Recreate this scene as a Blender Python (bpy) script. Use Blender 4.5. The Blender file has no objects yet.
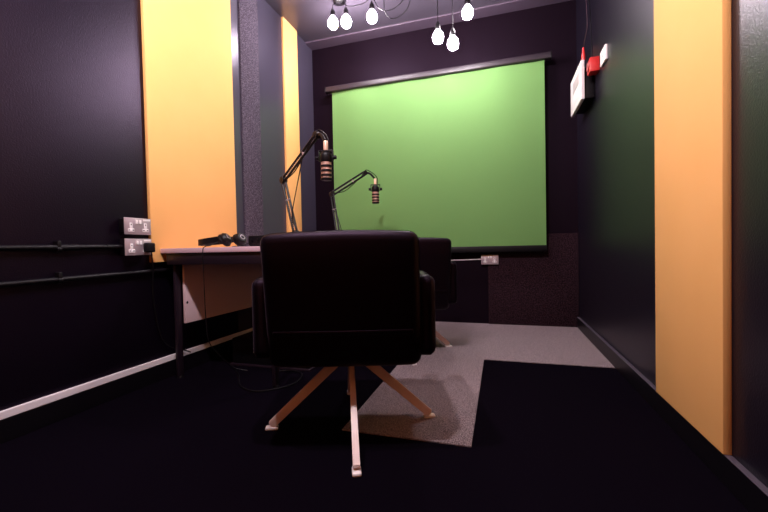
import bpy, bmesh, math, random
from mathutils import Vector, Matrix
random.seed(4)
SC = bpy.context.scene
COL = SC.collection
XL, XR, YB, YF, H = -1.90, 0.655, 3.694, -1.10, 2.873
EYE = 0.74

# ------------------------------------------------------------------ materials
def mat(name, col, rough=0.5, metal=0.0, spec=0.5, tint=None, sheen=None, emit=None, strength=0.0, bump=None, vary=None, coat=0.0):
    m = bpy.data.materials.new(name); m.use_nodes = True
    nt = m.node_tree; b = nt.nodes['Principled BSDF']
    b.inputs['Base Color'].default_value = (*col, 1)
    b.inputs['Roughness'].default_value = rough
    b.inputs['Metallic'].default_value = metal
    b.inputs['Specular IOR Level'].default_value = spec
    b.inputs['Coat Weight'].default_value = coat
    if tint: b.inputs['Specular Tint'].default_value = (*tint, 1)
    if sheen:
        b.inputs['Sheen Weight'].default_value = sheen[0]; b.inputs['Sheen Roughness'].default_value = sheen[1]; b.inputs['Sheen Tint'].default_value = (*sheen[2], 1)
    if emit:
        b.inputs['Emission Color'].default_value = (*emit, 1)
        b.inputs['Emission Strength'].default_value = strength
    tc = nt.nodes.new('ShaderNodeTexCoord')
    if vary:                                    # (scale, other colour, lo, hi)
        n = nt.nodes.new('ShaderNodeTexNoise'); n.inputs['Scale'].default_value = vary[0]
        n.inputs['Detail'].default_value = 3
        nt.links.new(tc.outputs['Object'], n.inputs['Vector'])
        r = nt.nodes.new('ShaderNodeValToRGB')
        r.color_ramp.elements[0].position = vary[2]; r.color_ramp.elements[1].position = vary[3]
        r.color_ramp.elements[0].color = (*col, 1); r.color_ramp.elements[1].color = (*vary[1], 1)
        nt.links.new(n.outputs['Fac'], r.inputs['Fac'])
        nt.links.new(r.outputs['Color'], b.inputs['Base Color'])
    if bump:                                    # (scale, strength, distance)
        n = nt.nodes.new('ShaderNodeTexNoise'); n.inputs['Scale'].default_value = bump[0]
        n.inputs['Detail'].default_value = 2
        nt.links.new(tc.outputs['Object'], n.inputs['Vector'])
        bp = nt.nodes.new('ShaderNodeBump'); bp.inputs['Strength'].default_value = bump[1]
        bp.inputs['Distance'].default_value = bump[2]
        nt.links.new(n.outputs['Fac'], bp.inputs['Height'])
        nt.links.new(bp.outputs['Normal'], b.inputs['Normal'])
    return m

M = {}
M['wall'] = mat('black_satin_paint', (0.0018, 0.0008, 0.003), 0.33, spec=0.45, tint=(.85, .62, 1), bump=(170, 0.7, 0.0015))
M['wall_grey'] = mat('charcoal_satin_paint', (0.040, 0.034, 0.053), 0.30, spec=0.5, tint=(.9, .8, 1), bump=(120, 0.12, 0.001))
M['wall_right'] = mat('charcoal_satin_paint_right', (0.006, 0.0045, 0.010), 0.34, spec=0.45, tint=(.95, .85, 1), bump=(170, 0.55, 0.0013))
M['wall_back'] = mat('black_matt_paint', (0.005, 0.0024, 0.0046), 0.5, spec=0.08, tint=(.85, .6, .95))
M['ceil'] = mat('dark_ceiling_paint', (0.054, 0.045, 0.062), 0.34, spec=0.5, bump=(60, 0.1, 0.001))
M['front'] = mat('ochre_bounce_wall', (0.42, 0.14, 0.03), 0.9, spec=0.2)  # ochre added to the unseen wall to bounce warm light into shadows
M['carpet'] = mat('black_carpet', (0.0008, 0.0003, 0.001), 0.95, spec=0.02, vary=(300, (0.005, 0.0027, 0.0075), 0.35, 0.7), bump=(500, 0.6, 0.003))
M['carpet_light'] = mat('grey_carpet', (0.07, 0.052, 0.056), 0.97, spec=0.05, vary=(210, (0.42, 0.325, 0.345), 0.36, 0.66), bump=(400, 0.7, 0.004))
M['felt'] = mat('ochre_felt', (0.86, 0.44, 0.150), 0.85, spec=0.15, vary=(5, (0.88, 0.455, 0.16), 0.3, 0.7), bump=(260, 0.25, 0.001))
M['tile'] = mat('charcoal_carpet_wall', (0.028, 0.022, 0.034), 0.95, spec=0.05, vary=(230, (0.16, 0.13, 0.17), 0.42, 0.68), bump=(300, 0.8, 0.004))
M['tile_dark'] = mat('dark_carpet_wall', (0.006, 0.0025, 0.004), 0.95, spec=0.05, vary=(130, (0.055, 0.026, 0.036), 0.40, 0.70), bump=(300, 0.8, 0.004))
M['white_trim'] = mat('white_gloss_trim', (0.78, 0.70, 0.74), 0.35)
M['board'] = mat('black_gloss_board', (0.003, 0.002, 0.004), 0.4, spec=0.3)
M['ledge'] = mat('grey_ledge', (0.07, 0.055, 0.075), 0.4)
M['cornice'] = mat('ceiling_batten', (0.07, 0.05, 0.075), 0.4)
M['green'] = mat('green_screen_fabric', (0.250, 0.51, 0.160), 0.8, spec=0.2)
M['case'] = mat('screen_case', (0.020, 0.013, 0.019), 0.45)
M['black'] = mat('black_plastic', (0.003, 0.002, 0.0035), 0.5, spec=0.22)
M['blackm'] = mat('black_metal', (0.003, 0.002, 0.0035), 0.45, spec=0.28)
M['fabric'] = mat('black_upholstery', (0.0015, 0.0006, 0.0014), 0.5, spec=0.17, tint=(1, .6, 1), sheen=(.06, .35, (.9, .6, .85)), bump=(350, 0.5, 0.001))
M['leg'] = mat('pale_beech', (0.74, 0.56, 0.52), 0.35, vary=(18, (0.70, 0.52, 0.47), 0.35, 0.65))
M['glide'] = mat('white_glide', (0.82, 0.74, 0.74), 0.4)
M['desk'] = mat('pale_laminate', (0.60, 0.40, 0.46), 0.4)
M['deskpanel'] = mat('pale_panel', (0.66, 0.47, 0.50), 0.5)
M['frame'] = mat('dark_steel', (0.016, 0.008, 0.015), 0.4, metal=0.2)
M['steel'] = mat('brushed_steel', (0.48, 0.38, 0.42), 0.42, metal=0.55)
M['insert'] = mat('white_insert', (0.82, 0.74, 0.76), 0.4)
M['white'] = mat('white_plastic', (0.86, 0.80, 0.80), 0.4)
M['grey'] = mat('pale_grey_plastic', (0.50, 0.45, 0.45), 0.4)
M['red'] = mat('red_plastic', (0.62, 0.025, 0.025), 0.4)
M['redd'] = mat('dark_red_plastic', (0.30, 0.012, 0.015), 0.4)
M['grille'] = mat('bronze_grille', (0.42, 0.24, 0.19), 0.4, metal=0.4, bump=(900, 0.6, 0.002))
M['brass'] = mat('tan_adapter', (0.72, 0.46, 0.34), 0.35, metal=0.3)
M['cordred'] = mat('dark_cord', (0.05, 0.02, 0.03), 0.5)
M['bulb'] = mat('glowing_bulb', (1, 1, 1), 0.3, emit=(1.0, 0.885, 0.945), strength=215.0)
M['bulb_near'] = mat('bright_bulb', (1, 1, 1), 0.3, emit=(1.0, 0.885, 0.93), strength=1400.0)

# ------------------------------------------------------------------ mesh helpers
def new(): return bmesh.new()
def box(bm, x0, x1, y0, y1, z0, z1, bev=0.0, seg=2, mtx=None):
    t = bmesh.new(); bmesh.ops.create_cube(t, size=1)
    for v in t.verts:
        v.co = Vector((x0 + (v.co.x + .5) * (x1 - x0), y0 + (v.co.y + .5) * (y1 - y0), z0 + (v.co.z + .5) * (z1 - z0)))
    if bev > 0:
        bmesh.ops.bevel(t, geom=t.edges[:], offset=bev, segments=seg, profile=0.5, affect='EDGES')
    if mtx: bmesh.ops.transform(t, matrix=mtx, verts=t.verts)
    merge(bm, t); return bm
def merge(bm, t):
    me = bpy.data.meshes.new('tmp'); t.to_mesh(me); t.free(); bm.from_mesh(me); bpy.data.meshes.remove(me)
def lathe(bm, prof, seg=20, mtx=None):
    t = bmesh.new(); rings = []
    for r, z in prof:
        if r < 1e-5: rings.append([t.verts.new((0, 0, z))])
        else: rings.append([t.verts.new((r * math.cos(2 * math.pi * i / seg), r * math.sin(2 * math.pi * i / seg), z)) for i in range(seg)])
    for a, b in zip(rings, rings[1:]):
        for i in range(seg):
            j = (i + 1) % seg
            if len(a) == 1 and len(b) == 1: continue
            if len(a) == 1: t.faces.new((a[0], b[j], b[i]))
            elif len(b) == 1: t.faces.new((a[i], a[j], b[0]))
            else: t.faces.new((a[i], a[j], b[j], b[i]))
    bmesh.ops.recalc_face_normals(t, faces=t.faces[:])
    if mtx: bmesh.ops.transform(t, matrix=mtx, verts=t.verts)
    merge(bm, t); return bm
def smooth_pts(P, n=8):
    P = [Vector(p) for p in P]
    if len(P) < 3: return P
    Q = [2 * P[0] - P[1]] + P + [2 * P[-1] - P[-2]]; out = []
    for i in range(1, len(Q) - 2):
        a, b, c, d = Q[i - 1:i + 3]
        for k in range(n):
            t = k / n
            out.append(0.5 * ((2 * b) + (c - a) * t + (2 * a - 5 * b + 4 * c - d) * t * t + (3 * b - a - 3 * c + d) * t ** 3))
    out.append(P[-1]); return out
def tube(bm, P, r, seg=8, curve=True, r2=None):
    pts = smooth_pts(P) if curve else [Vector(p) for p in P]
    t = bmesh.new(); rings = []; up = None
    for i, p in enumerate(pts):
        d = (pts[min(i + 1, len(pts) - 1)] - pts[max(i - 1, 0)]).normalized()
        if up is None: up = Vector((0, 0, 1)) if abs(d.z) < .9 else Vector((1, 0, 0))
        u = (up - d * up.dot(d)).normalized(); v = d.cross(u); up = u
        rr = r if r2 is None else r + (r2 - r) * i / (len(pts) - 1)
        rings.append([t.verts.new(p + rr * (math.cos(2 * math.pi * k / seg) * u + math.sin(2 * math.pi * k / seg) * v)) for k in range(seg)])
    for a, b in zip(rings, rings[1:]):
        for k in range(seg): t.faces.new((a[k], a[(k + 1) % seg], b[(k + 1) % seg], b[k]))
    t.faces.new(rings[0][::-1]); t.faces.new(rings[-1])
    bmesh.ops.recalc_face_normals(t, faces=t.faces[:])
    merge(bm, t); return bm
def bar(bm, a, b, w, h, w2=None, h2=None, side=None, bev=0.004):
    """flat tapered bar from a to b"""
    a, b = Vector(a), Vector(b); d = (b - a).normalized()
    s = (Vector(side) if side else d.cross(Vector((0, 0, 1)))).normalized(); n = s.cross(d)
    w2 = w2 or w; h2 = h2 or h
    t = bmesh.new(); vs = []
    for p, ww, hh in ((a, w, h), (b, w2, h2)):
        vs.append([t.verts.new(p + s * ww / 2 * i + n * hh / 2 * j) for i, j in ((-1, -1), (1, -1), (1, 1), (-1, 1))])
    for k in range(4): t.faces.new((vs[0][k], vs[0][(k + 1) % 4], vs[1][(k + 1) % 4], vs[1][k]))
    t.faces.new(vs[0][::-1]); t.faces.new(vs[1]); bmesh.ops.recalc_face_normals(t, faces=t.faces[:])
    if bev: bmesh.ops.bevel(t, geom=t.edges[:], offset=bev, segments=2, affect='EDGES')
    merge(bm, t); return bm
def obj(name, bm, m, parent=None, smooth=True):
    me = bpy.data.meshes.new(name); bm.to_mesh(me); bm.free()
    o = bpy.data.objects.new(name, me); COL.objects.link(o)
    me.materials.append(M[m] if isinstance(m, str) else m)
    if smooth:
        for p in me.polygons: p.use_smooth = True
        try: me.set_sharp_from_angle(angle=math.radians(38))
        except Exception: pass
    if parent: o.parent = parent
    return o
def tag(o, label, cat, group=None, kind=None):
    if label: o['label'] = label
    if cat: o['category'] = cat
    if group: o['group'] = group
    if kind: o['kind'] = kind
    return o
def thing(name, loc, label, cat, group=None, rz=0):
    o = bpy.data.objects.new(name, None); COL.objects.link(o)
    o.location = loc; o.rotation_euler = (0, 0, rz); o.empty_display_size = .1
    return tag(o, label, cat, group)
def struct(name, bm, m, parent=None):
    o = obj(name, bm, m, parent, smooth=False)
    if not parent: o['kind'] = 'structure'
    return o
def copy_tree(src, parent=None):
    c = src.copy(); COL.objects.link(c)
    if parent: c.parent = parent
    for ch in [k for k in bpy.data.objects if k.parent == src]: copy_tree(ch, c)
    return c

# ------------------------------------------------------------------ room shell
T = 0.12
struct('floor', box(new(), XL - T, XR + T, YF - T, YB + T, -0.1, 0.0), 'carpet')
struct('ceiling', box(new(), XL - T, XR + T, YF - T, YB + T, H, H + .1), 'ceil')
wl = struct('wall_left', box(new(), XL - T, XL, YF, YB, 0, H), 'wall')
struct('wall_right', box(new(), XR, XR + T, YF, YB, 0, H), 'wall_right')
struct('wall_back', box(new(), XL - T, XR + T, YB, YB + T, 0, H), 'wall_back')
struct('wall_front', box(new(), XL - T, XR + T, YF - T, YF, 0, H), 'front')
# the far half of the left wall is boarded in a charcoal satin paint
wl2 = struct('trim_1', box(new(), XL, XL + .006, 2.39, YB, 0, H, bev=.001), 'wall_grey')
struct('baseboard_right', box(new(), XR - .018, XR, YF, YB, 0, .091, bev=.001), 'board')
struct('trim_5', box(new(), XR - .020, XR, YF, YB, .0912, .0952, bev=.001), 'ledge')
struct('baseboard_left', box(new(), XL, XL + .014, YF, YB, 0, .094, bev=.003), 'board')
struct('trim_2', box(new(), XL, XL + .016, YF, YB, .0945, .127, bev=.003), 'white_trim')
bm = new(); box(bm, XL, XR, 3.545, YB, H - .014, H, bev=.003); struct('trim_3', bm, 'cornice')
# pale carpet tiles let in between the black ones: an L of thin tiles
n = 0
lt = []
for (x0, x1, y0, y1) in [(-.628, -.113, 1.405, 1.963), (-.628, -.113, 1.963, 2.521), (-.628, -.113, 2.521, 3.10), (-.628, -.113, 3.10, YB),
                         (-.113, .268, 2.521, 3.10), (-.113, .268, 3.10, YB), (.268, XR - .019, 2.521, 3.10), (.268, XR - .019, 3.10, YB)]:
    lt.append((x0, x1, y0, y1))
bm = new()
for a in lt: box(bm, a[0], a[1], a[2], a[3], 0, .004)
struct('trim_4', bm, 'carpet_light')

# ------------------------------------------------------------------ wall panels
def panel(name, label, m, x0, x1, y0, y1, z0, z1, group=None, bev=.003, cat='panel'):
    return tag(obj(name, box(new(), x0, x1, y0, y1, z0, z1, bev=bev), m), label, cat, group)
panel('acoustic_panel', 'wide yellow felt acoustic panel on the left wall above the desk', 'felt', XL, XL + .022, 1.655, 2.384, .685, H, 'yellow acoustic panels')
panel('acoustic_panel', 'narrow yellow felt acoustic panel near the far left corner behind the microphone arm', 'felt', XL + .006, XL + .028, 3.095, 3.345, .70, H, 'yellow acoustic panels')
panel('acoustic_panel', 'tall yellow felt acoustic panel on the right wall down to the skirting', 'felt', XR - .024, XR, 1.375, 1.892, .0955, H, 'yellow acoustic panels')
panel('carpet_panel', 'speckled grey carpet strip on the left wall beside the wide yellow panel', 'tile', XL + .006, XL + .020, 2.490, 2.720, .30, H)
panel('carpet_panel', 'dark speckled carpet panel low on the back wall under the green screen', 'tile_dark', -.115, XR - .002, YB - .018, YB, .001, .835)

# ------------------------------------------------------------------ green screen
t = thing('projection_screen', (-.615, YB - .10, 2.36), 'wide green pull-down backdrop screen hanging on the back wall', 'backdrop')
o = (-.615, YB - .10, 2.36)
def loc(bm): bmesh.ops.translate(bm, vec=-Vector(o), verts=bm.verts); return bm
YS = YB - .10
bm = new(); NX, NZ = 60, 40; g = []
for j in range(NZ + 1):
    row = []
    for i in range(NX + 1):
        u, v = i / NX, j / NZ
        x = -1.630 + u * (.384 + 1.630); z = .735 + v * (2.345 - .735)
        y = YS + .004 * math.sin(u * 27 + 1.2 * v) * (.5 + .5 * v) + .003 * math.sin(u * 11 + 2)
        row.append(bm.verts.new((x, y, z)))
    g.append(row)
for j in range(NZ):
    for i in range(NX): bm.faces.new((g[j][i], g[j][i + 1], g[j + 1][i + 1], g[j + 1][i]))
fs = bm.faces[:]
bmesh.ops.solidify(bm, geom=fs, thickness=.0015)
obj('screen_fabric', loc(bm), 'green', t)
bm = new(); box(bm, -1.633, .388, YS - .012, YS + .008, .680, .735, bev=.006); obj('bottom_bar', loc(bm), 'black', t)
bm = new(); box(bm, -1.688, .434, YS - .035, YS + .030, 2.338, 2.392, bev=.010, seg=3); obj('case', loc(bm), 'case', t)
for x in (-1.691, .431):
    bm = new(); box(bm, x - .004, x + .010, YS - .038, YS + .033, 2.334, 2.396, bev=.006); obj('end_cap', loc(bm), 'blackm', t)
for x in (-1.45, .20):
    bm = new(); box(bm, x - .02, x + .02, YS + .02, YB, 2.36, 2.41, bev=.003); obj('bracket', loc(bm), 'blackm', t)

# ------------------------------------------------------------------ sockets
def socket_parts(t, plug_hole=None):
    # local frame: face looks along +Y, width along X
    obj('back_box', box(new(), -.074, .074, -.045, -.004, -.040, .040, bev=.004), 'black', t)
    obj('face_plate', box(new(), -.078, .078, -.005, 0, -.044, .044, bev=.002), 'steel', t)
    for s in (-1, 1):
        bm = new()
        box(bm, s * .042 - .018, s * .042 + .018, 0, .0025, -.030, -.012, bev=.001)
        box(bm, s * .042 - .008, s * .042 + .008, 0, .0025, -.012, .018, bev=.001)
        p = obj('socket_insert', bm, 'insert', t)
        for (x, z, w, h) in ((0, .008, .003, .006), (-.011, -.021, .005, .003), (.011, -.021, .005, .003)):
            bm = new(); box(bm, s * .042 + x - w / 2 - .001, s * .042 + x + w / 2 + .001, .0022, .0030, z - h / 2 - .001, z + h / 2 + .001)
            obj('pin_hole', bm, 'black', p)
    for s in (-1, 1):
        bm = new(); box(bm, s * .010 - .007, s * .010 + .007, 0, .005, .012, .034, bev=.0015); obj('switch', bm, 'insert', t)
    bm = new(); box(bm, -.072, -.030, 0, .0008, .030, .039); obj('label_plate', bm, 'insert', t)
s1 = thing('double_socket', (-1.850, 1.553, .882), 'upper metal double power socket on the left wall beside the yellow panel', 'socket', rz=-math.pi / 2)
socket_parts(s1)
s2 = copy_tree(s1); s2.location = (-1.850, 1.553, .772)
tag(s2, 'lower metal double power socket on the left wall with a black plug in it', 'socket')
s3 = copy_tree(s1); s3.location = (-.098, YB - .045, .609); s3.rotation_euler = (0, 0, math.pi)
tag(s3, 'small metal double power socket on the back wall under the green screen', 'socket')
# plug
t = thing('power_plug', (-1.848, 1.598, .772), 'black power plug in the lower socket on the left wall', 'plug')
obj('plug_body', box(new(), 0, .038, -.024, .024, -.030, .022, bev=.008, seg=3), 'black', t)
obj('plug_cable', tube(new(), [(.02, .01, -.026), (.022, .012, -.06), (.004, .03, -.14), (-.02, .05, -.30), (-.03, .12, -.55), (-.02, .30, -.66)], .0035), 'black', t)

# conduits
bm = new(); tube(bm, [(-1.881, YF + .05, .758), (-1.881, 1.478, .774)], .011, curve=False, seg=12)
c1 = tag(obj('conduit', bm, 'blackm'), 'upper black conduit pipe running along the left wall to the lower socket', 'conduit')
obj('gland', tube(new(), [(-1.881, 1.40, .7735), (-1.881, 1.474, .774)], .013, curve=False, seg=12), 'blackm', c1)
obj('coupling', tube(new(), [(-1.881, 1.19, .7705), (-1.881, 1.27, .7715)], .0138, curve=False, seg=12), 'blackm', c1)
bm = new(); tube(bm, [(-1.881, YF + .05, .600), (-1.881, 2.2, .642)], .011, curve=False, seg=12)
c2 = tag(obj('conduit', bm, 'blackm'), 'lower black conduit pipe sloping along the left wall towards the desk', 'conduit')
for y, z, p in ((1.185, .7705, c1), (1.185, .632, c2), (.2, .7605, c1), (.2, .605, c2)):
    bm = new(); box(bm, XL, -1.870, y - .008, y + .008, z - .004, z + .030, bev=.003); tube(bm, [(-1.881, y - .009, z - .006), (-1.881, y + .009, z - .006)], .0145, curve=False, seg=12)
    obj('saddle', bm, 'blackm', p)
bm = new(); tube(bm, [(-.60, YB - .012, .600), (-.178, YB - .012, .612)], .006, curve=False, seg=12)
tag(obj('conduit', bm, 'steel'), 'thin conduit on the back wall leading left from the small socket', 'conduit')

# ------------------------------------------------------------------ things high on the right wall
t = thing('wall_panel_unit', (.60, 3.215, 1.905), 'white flat wall unit with black back, high on the right wall near the screen', 'wall unit')
L = Vector((.60, 3.215, 1.905))
def rel(bm, L=L): bmesh.ops.translate(bm, vec=-L, verts=bm.verts); return bm
obj('front_cover', rel(box(new(), .560, .584, 3.01, 3.42, 1.765, 2.040, bev=.004)), 'white', t)
obj('display', rel(box(new(), .5575, .561, 3.09, 3.30, 1.905, 1.985, bev=.001)), 'grey', t)
obj('back_box', rel(box(new(), .584, XR, 3.05, 3.40, 1.78, 2.00, bev=.004)), 'black', t)
L2 = Vector((.62, 2.94, 1.955))
t = thing('alarm_sounder', L2, 'red alarm box on the right wall between the white unit and the white plate', 'alarm')
obj('body', rel(box(new(), .595, XR, 2.90, 2.985, 1.908, 2.003, bev=.005), L2), 'red', t)
bm = new(); lathe(bm, [(0, .006), (.030, .006), (.036, 0), (.036, -.004)], 20, Matrix.Translation((.594, 2.943, 1.955)) @ Matrix.Rotation(-math.pi / 2, 4, 'Y'))
obj('sounder_disc', rel(bm, L2), 'redd', t)
bm = new(); tube(bm, [(.622, 2.96, 2.0), (.630, 3.03, 2.3), (.636, 3.20, H)], .003, curve=False)
obj('cable', rel(bm, L2), 'black', t)
L3 = Vector((.65, 2.76, 1.94))
t = thing('blank_plate', L3, 'small white plate on the right wall beside the red alarm box', 'plate')
obj('plate', rel(box(new(), .641, XR, 2.705, 2.83, 1.892, 1.985, bev=.003), L3), 'white', t)
obj('indicator', rel(box(new(), .6395, .642, 2.76, 2.775, 1.93, 1.945), L3), 'grey', t)
L4 = Vector((.61, 3.18, 2.152))
t = thing('pull_cord', L4, 'red pull cord toggle hanging from the ceiling beside the white wall unit', 'pull cord')
bm = new(); lathe(bm, [(0, .055), (.006, .05), (.010, .02), (.014, -.02), (.012, -.045), (0, -.052)], 14)
obj('toggle', bm, 'red', t)
obj('cord', tube(new(), [(0, 0, .05), (.0, -.06, .08), (.0, -.135, .13), (.0, -.13, .22), (.0, -.10, .40), (.0, -.06, H - 2.152)], .0022), 'cordred', t)

# ------------------------------------------------------------------ pendant bulbs
def pendant(p, label, drape=None, strong=True):
    t = thing('pendant_bulb', p, label, 'bulb', 'hanging bare bulbs')
    bm = new(); lathe(bm, [(0, -.052), (.016, -.049), (.028, -.038), (.0345, -.020), (.036, -.002), (.033, .016), (.025, .034), (.017, .046), (.0135, .054), (0, .056)], 20)
    bmesh.ops.scale(bm, vec=(1.2, 1.2, 1.0), verts=bm.verts); bmesh.ops.translate(bm, vec=(0, 0, -.001), verts=bm.verts)
    obj('light_bulb', bm, 'bulb' if strong else 'bulb_near', t)
    bm = new(); lathe(bm, [(0, .052), (.019, .052), (.022, .060), (.022, .085), (.018, .095), (.012, .108), (.006, .118), (0, .118)], 16)
    obj('lamp_holder', bm, 'blackm', t)
    top = H - p[2]
    if drape:
        pts = [(0, 0, .115)] + [(d[0] - p[0], d[1] - p[1], d[2] - p[2]) for d in drape]
        obj('cord', tube(new(), pts, .0035), 'black', t)
    else:
        obj('cord', tube(new(), [(0, 0, .115), (0, 0, top)], .0035, curve=False), 'black', t)
    return t
ROSE = (-1.30, 3.06, H)
pendant((-1.343, 3.02, 2.672), 'leftmost glowing bare bulb in the left-hand row of three', [(-1.340, 3.03, 2.83), ROSE])
pendant((-1.222, 3.02, 2.660), 'middle glowing bare bulb in the left-hand row of three', None)
pendant((-.991, 3.02, 2.656), 'rightmost glowing bare bulb in the left-hand row of three, beside the looped flex', None)
pendant((-.448, 3.02, 2.392), 'left one of the two lowest hanging bulbs before the green screen', None)
pendant((-.333, 3.02, 2.322), 'lowest hanging bulb, close to the screen case', None)
pendant((-.218, 3.02, 2.535), 'rightmost glowing bulb, hanging higher than the pair beside it', None)
# bulbs of the same lamp further back over the camera side
for i, (x, y, z) in enumerate([(-.44, .70, 2.55), (-.86, .72, 2.50)]):
    pendant((x, y, z), 'bare bulb hanging above the near chair, out of the photo', None, False)
bm = new(); lathe(bm, [(0, 0), (.052, 0), (.050, -.016), (.030, -.026), (0, -.028)], 24, Matrix.Translation(ROSE))
tag(obj('ceiling_rose', bm, 'blackm'), 'black round ceiling rose above the two leftmost bulbs', 'ceiling rose')
# swagged flex looping between ceiling hooks
bm = new()
tube(bm, [ROSE, (-1.20, 3.05, 2.80), (-1.05, 3.03, 2.79), (-.99, 3.02, 2.858)], .0032)
tube(bm, [(-.99, 3.02, 2.858), (-.94, 3.0, 2.72), (-.875, 3.0, 2.668), (-.79, 3.0, 2.672), (-.72, 3.0, 2.72), (-.68, 3.02, 2.80), (-.66, 3.03, H)], .0032)
tube(bm, [(-.879, 3.0, H), (-.879, 3.0, 2.67)], .003, curve=False)
tube(bm, [(-.879, 3.0, 2.67), (-.835, 3.0, 2.60), (-.76, 3.0, 2.595), (-.69, 3.0, 2.64), (-.655, 3.0, 2.72), (-.60, 3.0, 2.80), (-.448, 3.02, 2.865)], .003)
tag(obj('looped_flex', bm, 'black'), 'black lamp flex hanging in loops from the ceiling between the bulb groups', 'flex')

# ------------------------------------------------------------------ desk
LD = Vector((-1.50, 2.60, 0))
t = thing('desk', LD, 'long pale-topped desk with dark steel frame along the left wall', 'desk')
X0, X1, Y0, Y1 = -1.876, -1.10, 1.708, 3.40
obj('desktop', rel(box(new(), X0, X1, Y0, Y1, .7345, .762, bev=.002), LD), 'desk', t)
bm = new()
box(bm, X0 + .03, X1 - .03, Y0 + .012, Y0 + .045, .668, .734, bev=.003)
box(bm, X0 + .03, X1 - .03, Y1 - .045, Y1 - .012, .668, .734, bev=.003)
box(bm, X0 + .05, X0 + .08, Y0 + .045, Y1 - .045, .668, .734); box(bm, X1 - .08, X1 - .05, Y0 + .045, Y1 - .045, .668, .734)
obj('frame_rail', rel(bm, LD), 'frame', t)
for x in (-1.818, X1 - .07):
    for y in (1.765, Y1 - .05):
        bm = new(); box(bm, x - .010, x + .010, y - .02, y + .02, .012, .668, bev=.003); lg = obj('leg', rel(bm, LD), 'frame', t)
        bm = new(); lathe(bm, [(0, .012), (.014, .012), (.018, .004), (.018, 0), (0, 0)], 14, Matrix.Translation(Vector((x, y, 0)) - LD)); obj('foot', bm, 'black', lg)
bm = new(); box(bm, -1.800, -1.784, 1.786, Y1 - .08, .318, .668, bev=.001); mp = obj('modesty_panel', rel(bm, LD), 'deskpanel', t)
bm = new(); lathe(bm, [(0, .001), (.008, .001), (.008, -.001), (0, -.001)], 12, Matrix.Translation(Vector((-1.784, 1.80, .44)) - LD) @ Matrix.Rotation(math.pi / 2, 4, 'Y')); obj('screw_hole', bm, 'black', mp)

# equipment case on the floor under the desk
LC = Vector((-1.42, 2.2, 0))
t = thing('equipment_case', LC, 'low black equipment case on the floor under the desk', 'case')
obj('body', rel(box(new(), -1.68, -1.12, 2.05, 2.36, .012, .175, bev=.008), LC), 'black', t)
obj('base_strip', rel(box(new(), -1.69, -1.11, 2.035, 2.37, .0, .012, bev=.002), LC), 'frame', t)
bm = new(); box(bm, -1.505, -1.492, 2.046, 2.051, .112, .150); box(bm, -1.515, -1.500, 2.046, 2.051, .088, .118)
obj('badge', rel(bm, LC), 'white', t)

bm = new(); tube(bm, [(-1.66, 2.02, .006), (-1.50, 1.88, .005), (-1.36, 1.72, .005), (-1.22, 1.68, .005), (-1.10, 1.80, .005), (-1.12, 1.96, .006), (-1.22, 2.02, .006), (-1.32, 1.98, .006)], .004)
tag(obj('floor_cable', bm, 'black'), 'thin black cable looped on the floor before the equipment case', 'cable')

# ------------------------------------------------------------------ headphones
LH = Vector((-1.56, 1.84, .762))
t = thing('headphones', LH, 'black over-ear headphones lying on the near end of the desk', 'headphones')
bm = new()
hb = [(-.125, -.02, .028), (-.132, .02, .030), (-.10, .06, .034), (-.03, .075, .040), (.05, .065, .050), (.09, .045, .056)]
for a, b in zip(smooth_pts(hb), smooth_pts(hb)[1:]): bar(bm, a, b + (b - a) * .1, .010, .034, side=(b - a).cross(Vector((0, 0, 1))), bev=0)
hb2 = [(-.125, -.02, .028), (-.11, -.055, .030), (-.06, -.075, .034), (.0, -.080, .040), (.05, -.075, .046)]
for a, b in zip(smooth_pts(hb2), smooth_pts(hb2)[1:]): bar(bm, a, b + (b - a) * .1, .010, .034, side=(b - a).cross(Vector((0, 0, 1))), bev=0)
obj('headband', bm, 'black', t)
for (x, y, z, ry, rx) in ((.075, -.055, .045, 50, -10), (.108, .030, .046, 58, 10)):
    mt = Matrix.Translation((x, y, z)) @ Matrix.Rotation(math.radians(ry), 4, 'Y') @ Matrix.Rotation(math.radians(rx), 4, 'X')
    bm = new(); lathe(bm, [(0, .022), (.026, .022), (.036, .012), (.038, 0)], 24, mt); lathe(bm, [(.038, 0), (.030, -.002), (0, -.004)], 24, mt)
    ec = obj('ear_cup', bm, 'blackm', t)
    bm = new(); lathe(bm, [(.022, -.004), (.040, -.002), (.043, -.010), (.038, -.020), (.026, -.018), (.022, -.004)], 24, mt); obj('ear_pad', bm, 'black', ec)
    bm = new(); lathe(bm, [(.012, .0225), (.016, .0235), (.012, .0245)], 16, mt); obj('ring', bm, 'steel', ec)
obj('cable', tube(new(), [(.04, -.08, .03), (.02, -.11, .012), (-.005, -.128, .004), (-.008, -.140, -.03), (-.004, -.142, -.2), (0, -.140, -.40), (.006, -.13, -.52), (.02, -.08, -.60), (.05, .0, -.70), (.12, .04, -.73)], .0026), 'black', t)
LA = Vector((-1.30, 1.87, .762))
t = thing('headphone_amplifier', LA, 'small black box on the desk to the right of the headphones', 'amplifier')
obj('body', box(new(), -.062, .05, -.05, .07, .006, .062, bev=.006), 'black', t)
bm = new(); box(bm, -.055, .043, -.043, .063, 0, .006); obj('foot_plate', bm, 'black', t)
for x in (-.04, .0):
    bm = new(); lathe(bm, [(0, .012), (.009, .012), (.010, 0)], 14, Matrix.Translation((x, -.05, .034)) @ Matrix.Rotation(math.pi / 2, 4, 'X')); obj('knob', bm, 'blackm', t)
obj('cable', tube(new(), [(-.06, -.01, .03), (-.085, -.05, .012), (-.095, -.11, .004), (-.098, -.1475, -.004), (-.098, -.147, -.04)], .0022), 'black', t)

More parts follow.
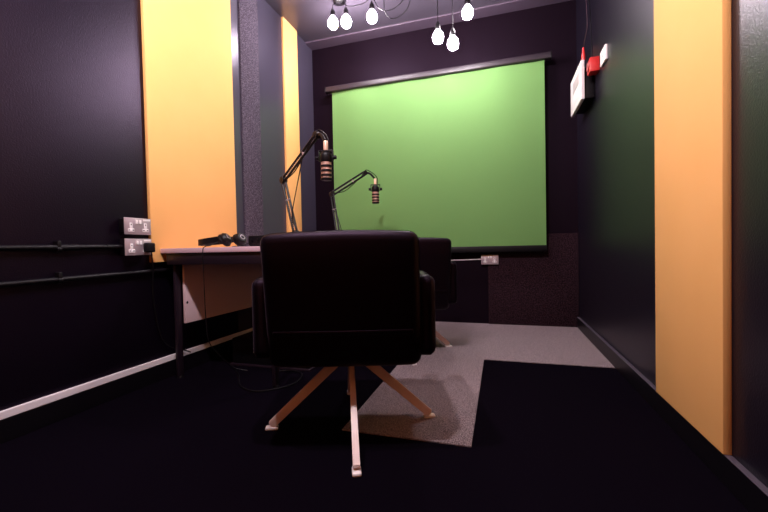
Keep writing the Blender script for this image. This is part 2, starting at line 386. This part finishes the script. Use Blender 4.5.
# ------------------------------------------------------------------ boom arms and microphones
def boom(base, elbow, top, tip, label, slack, group='microphone arms'):
    base, elbow, top, tip = map(Vector, (base, elbow, top, tip)); o = base.copy()
    t = thing('microphone_arm', o, label, 'microphone arm', group)
    def R(bm): bmesh.ops.translate(bm, vec=-o, verts=bm.verts); return bm
    bm = new(); b = base
    box(bm, b.x - .025, b.x + .032, b.y - .022, b.y + .022, b.z, b.z + .012, bev=.003)
    box(bm, b.x + .026, b.x + .040, b.y - .018, b.y + .018, b.z - .085, b.z + .012, bev=.003)
    box(bm, b.x - .025, b.x + .036, b.y - .018, b.y + .018, b.z - .085, b.z - .073, bev=.003)
    tube(bm, [(b.x, b.y, b.z - .073), (b.x, b.y, b.z - .030)], .007, curve=False)
    obj('clamp', R(bm), 'blackm', t)
    bm = new(); tube(bm, [b + Vector((0, 0, .01)), b + Vector((0, 0, .075))], .014, curve=False, seg=14); obj('post', R(bm), 'blackm', t)
    side = Vector((elbow.y - top.y, top.x - elbow.x, 0)).normalized()
    perp_l = Vector((-1, 0, 0)) - (elbow - base).normalized() * Vector((-1, 0, 0)).dot((elbow - base).normalized()); perp_l.normalize()
    d = (top - elbow).normalized(); perp_u = (Vector((0, 0, 1)) - d * d.z).normalized()
    b1 = base + Vector((0, 0, .075))
    def arm(name, a, c, pr, sp):
        bm = new()
        tube(bm, [a + pr * sp, c + pr * sp], .0075, curve=False); tube(bm, [a - pr * sp, c - pr * sp], .0075, curve=False)
        am = obj(name, R(bm), 'blackm', t)
        m0, m1 = a + (c - a) * .10, a + (c - a) * .55; N = 90; pts = []
        dd = (c - a).normalized(); u = pr; v = dd.cross(u)
        for i in range(N + 1):
            an = i * 2 * math.pi * 12 / N; pts.append(m0 + (m1 - m0) * i / N + .0055 * (math.cos(an) * u + math.sin(an) * v))
        obj('spring', R(tube(new(), pts, .0010, seg=5, curve=False)), 'steel', am)
        bm = new(); mid = a + (c - a) * .62; bar(bm, mid - pr * (sp + .006), mid + pr * (sp + .006), .012, .010, bev=.001); obj('cross_bolt', R(bm), 'steel', am)
    arm('lower_arm', b1, elbow, perp_l, .011)
    arm('upper_arm', elbow, top, perp_u, .013)
    for p, r in ((elbow, .021), (b1, .018), (top, .019)):
        bm = new(); tube(bm, [p - side * .016, p + side * .016], r, curve=False, seg=18)
        tube(bm, [p + side * .016, p + side * .022], r * .55, curve=False, seg=14); obj('joint', R(bm), 'blackm', t)
    bm = new(); tube(bm, [top, (top + tip) / 2 + Vector((0, 0, .018)), tip], .009); obj('head_link', R(bm), 'blackm', t)
    bm = new()
    k = top + (tip - top) * .9
    tube(bm, [elbow + Vector((.03, -.012, .0)), elbow + (top - elbow) * .45 + Vector((0, -.012, -.045)), top + Vector((-.02, -.01, -.02)), top + Vector((.02, -.012, .022)), tip + Vector((.02, -.01, .01)), tip + Vector((.027, 0, -.05))], .0032)
    tube(bm, slack, .0030)
    obj('cable', R(bm), 'black', t)
    return t
def mic(tip, label, rz=0.0):
    tip = Vector(tip)
    t = thing('podcast_microphone', tip, label, 'microphone', 'podcast microphones', rz)
    bm = new(); lathe(bm, [(0, 0), (.010, 0), (.012, -.004), (.012, -.048), (.008, -.052), (0, -.052)], 16); obj('adapter', bm, 'brass', t)
    bm = new()
    box(bm, -.040, .040, -.010, .010, -.056, -.049, bev=.002); box(bm, -.040, -.034, -.010, .010, -.105, -.049, bev=.002); box(bm, .034, .040, -.010, .010, -.105, -.049, bev=.002)
    obj('yoke', bm, 'blackm', t)
    bm = new(); lathe(bm, [(0, -.060), (.020, -.060), (.029, -.068), (.031, -.078), (.031, -.108), (.028, -.112), (0, -.112)], 28); obj('body', bm, 'black', t)
    for s in (-1, 1):
        bm = new(); lathe(bm, [(0, .016), (.010, .016), (.011, .010), (.011, 0), (0, 0)], 14, Matrix.Translation((s * .040, 0, -.088)) @ Matrix.Rotation(s * math.pi / 2, 4, 'Y')); obj('knob', bm, 'black', t)
    bm = new(); lathe(bm, [(0, -.111), (.0275, -.111), (.0275, -.196), (.024, -.200), (0, -.201)], 28); gr = obj('grille', bm, 'grille', t)
    for z in (-.134, -.158, -.182):
        bm = new(); lathe(bm, [(.026, z + .006), (.0305, z + .006), (.0305, z - .005), (.026, z - .005), (.026, z + .006)], 28); obj('ring', bm, 'black', gr)
    bm = new(); lathe(bm, [(0, -.207), (.026, -.207), (.0305, -.203), (.0305, -.196), (.026, -.194)], 28); obj('end_cap', bm, 'black', gr)
    return t
B1, B2 = (-1.163, 2.0, .762), (-1.163, 2.62, .762)
boom(B1, (-1.266, 2.05, 1.168), (-.950, 1.885, 1.362), (-.877, 1.83, 1.312), 'near black jointed microphone arm clamped to the desk, before the yellow strip', [(-1.09, 1.98, 1.285), (-1.14, 1.985, 1.10), (-1.178, 1.99, .935), (-1.145, 1.985, .85), (-1.135, 1.975, .765)])
mic((-.872, 1.83, 1.308), 'near podcast microphone with three bronze grille bands left of the green screen', .15)
boom(B2, (-1.266, 2.75, 1.173), (-1.060, 2.95, 1.357), (-.994, 3.0, 1.320), 'far black jointed microphone arm reaching across the green screen', [(-1.245, 2.74, 1.16), (-1.21, 2.70, 1.02), (-1.15, 2.64, .90), (-1.11, 2.60, .765)])
mic((-.987, 3.0, 1.316), 'far podcast microphone hanging in front of the green screen', .3)

# ------------------------------------------------------------------ chairs
def rbox(bm, x0, x1, y0, y1, z0, z1, bev, f=None, seg=4):
    t = bmesh.new(); bmesh.ops.create_cube(t, size=1)
    for v in t.verts: v.co = Vector((x0 + (v.co.x + .5) * (x1 - x0), y0 + (v.co.y + .5) * (y1 - y0), z0 + (v.co.z + .5) * (z1 - z0)))
    bmesh.ops.subdivide_edges(t, edges=t.edges[:], cuts=3, use_grid_fill=True)
    ed = [e for e in t.edges if len(e.link_faces) == 2 and e.calc_face_angle(0) > 1]
    bmesh.ops.bevel(t, geom=ed, offset=bev, segments=seg, profile=0.5, affect='EDGES')
    if f:
        for v in t.verts: v.co = f(v.co)
    merge(bm, t); return bm
def chair(loc, rz, base_rz, label):
    t = thing('swivel_armchair', loc, label, 'armchair', 'black swivel armchairs', rz)
    lean = lambda c: Vector((c.x * (1 - .07 * (c.z - .80)), c.y - .22 * (c.z - .35) + .055 + .12 * (c.x ** 2), c.z + .010 * (1 - (c.x / .27) ** 2) * max(0, (c.z - .6) / .2)))
    obj('backrest', rbox(new(), -.268, .268, -.315, -.205, .312, .793, .035, lean), 'fabric', t)
    obj('back_seam', rbox(new(), -.24, .24, -.320, -.300, .438, .456, .006, lean, seg=2), 'fabric', t)
    for s in (-1, 1):
        x0, x1 = (.255, .330) if s > 0 else (-.330, -.255)
        fa = lambda c: Vector((c.x, c.y, c.z - .05 * max(0, c.y) - .0))
        obj('armrest', rbox(new(), x0, x1, -.255, .27, .350, .640, .030, fa), 'fabric', t)
    obj('seat_cushion', rbox(new(), -.262, .262, -.22, .30, .375, .475, .030), 'fabric', t)
    obj('seat_base', box(new(), -.25, .25, -.23, .25, .325, .380, bev=.01), 'black', t)
    bm = new(); lathe(bm, [(0, .326), (.06, .326), (.06, .312), (.030, .306), (.030, .262), (0, .262)], 20); obj('swivel_hub', bm, 'blackm', t)
    for k in range(4):
        a = base_rz + k * math.pi / 2
        d = Vector((math.cos(a), math.sin(a), 0))
        r = .375 if k == 3 else .345
        bm = new(); bar(bm, d * .015 + Vector((0, 0, .308)), d * (r - .01) + Vector((0, 0, .018)), .020, .040, .024, .032, side=(-d.y, d.x, 0), bev=.004)
        lg = obj('leg', bm, 'leg', t)
        bm = new(); box(bm, -.034, .018, -.0155, .0155, 0, .014, bev=.006, mtx=Matrix.Translation(d * (r - .005)) @ Matrix.Rotation(a, 4, 'Z')); obj('glide', bm, 'glide', lg)
    return t
chair((-.610, 1.476, 0), math.radians(17), math.radians(7), 'near black swivel armchair seen from behind on pale four-legged base')
chair((-.68, 2.65, 0), math.radians(25), math.radians(-1), 'far black swivel armchair, mostly hidden behind the near one')

# ------------------------------------------------------------------ world, camera, colour
w = bpy.data.worlds.new('world'); SC.world = w; w.use_nodes = True
w.node_tree.nodes['Background'].inputs['Color'].default_value = (0, 0, 0, 1)
cam = bpy.data.cameras.new('camera'); co = bpy.data.objects.new('camera', cam); COL.objects.link(co)
yaw, pitch, roll = map(math.radians, (17.13, -1.2415, -1.2036))
F = Vector((-math.sin(yaw) * math.cos(pitch), math.cos(yaw) * math.cos(pitch), math.sin(pitch)))
r = F.cross(Vector((0, 0, 1))).normalized(); u = r.cross(F)
rr = r * math.cos(roll) + u * math.sin(roll); uu = u * math.cos(roll) - r * math.sin(roll)
mw = Matrix((rr, uu, -F)).transposed().to_4x4(); mw.translation = (0, 0, EYE)
co.matrix_world = mw
cam.sensor_width = 36; cam.lens = 378.85 / 768 * 36; cam.clip_start = .02
SC.camera = co
vs = SC.view_settings
vs.view_transform = 'Standard'; vs.look = 'None'; vs.exposure = 0.1; vs.gamma = 1.0; vs.use_curve_mapping = False
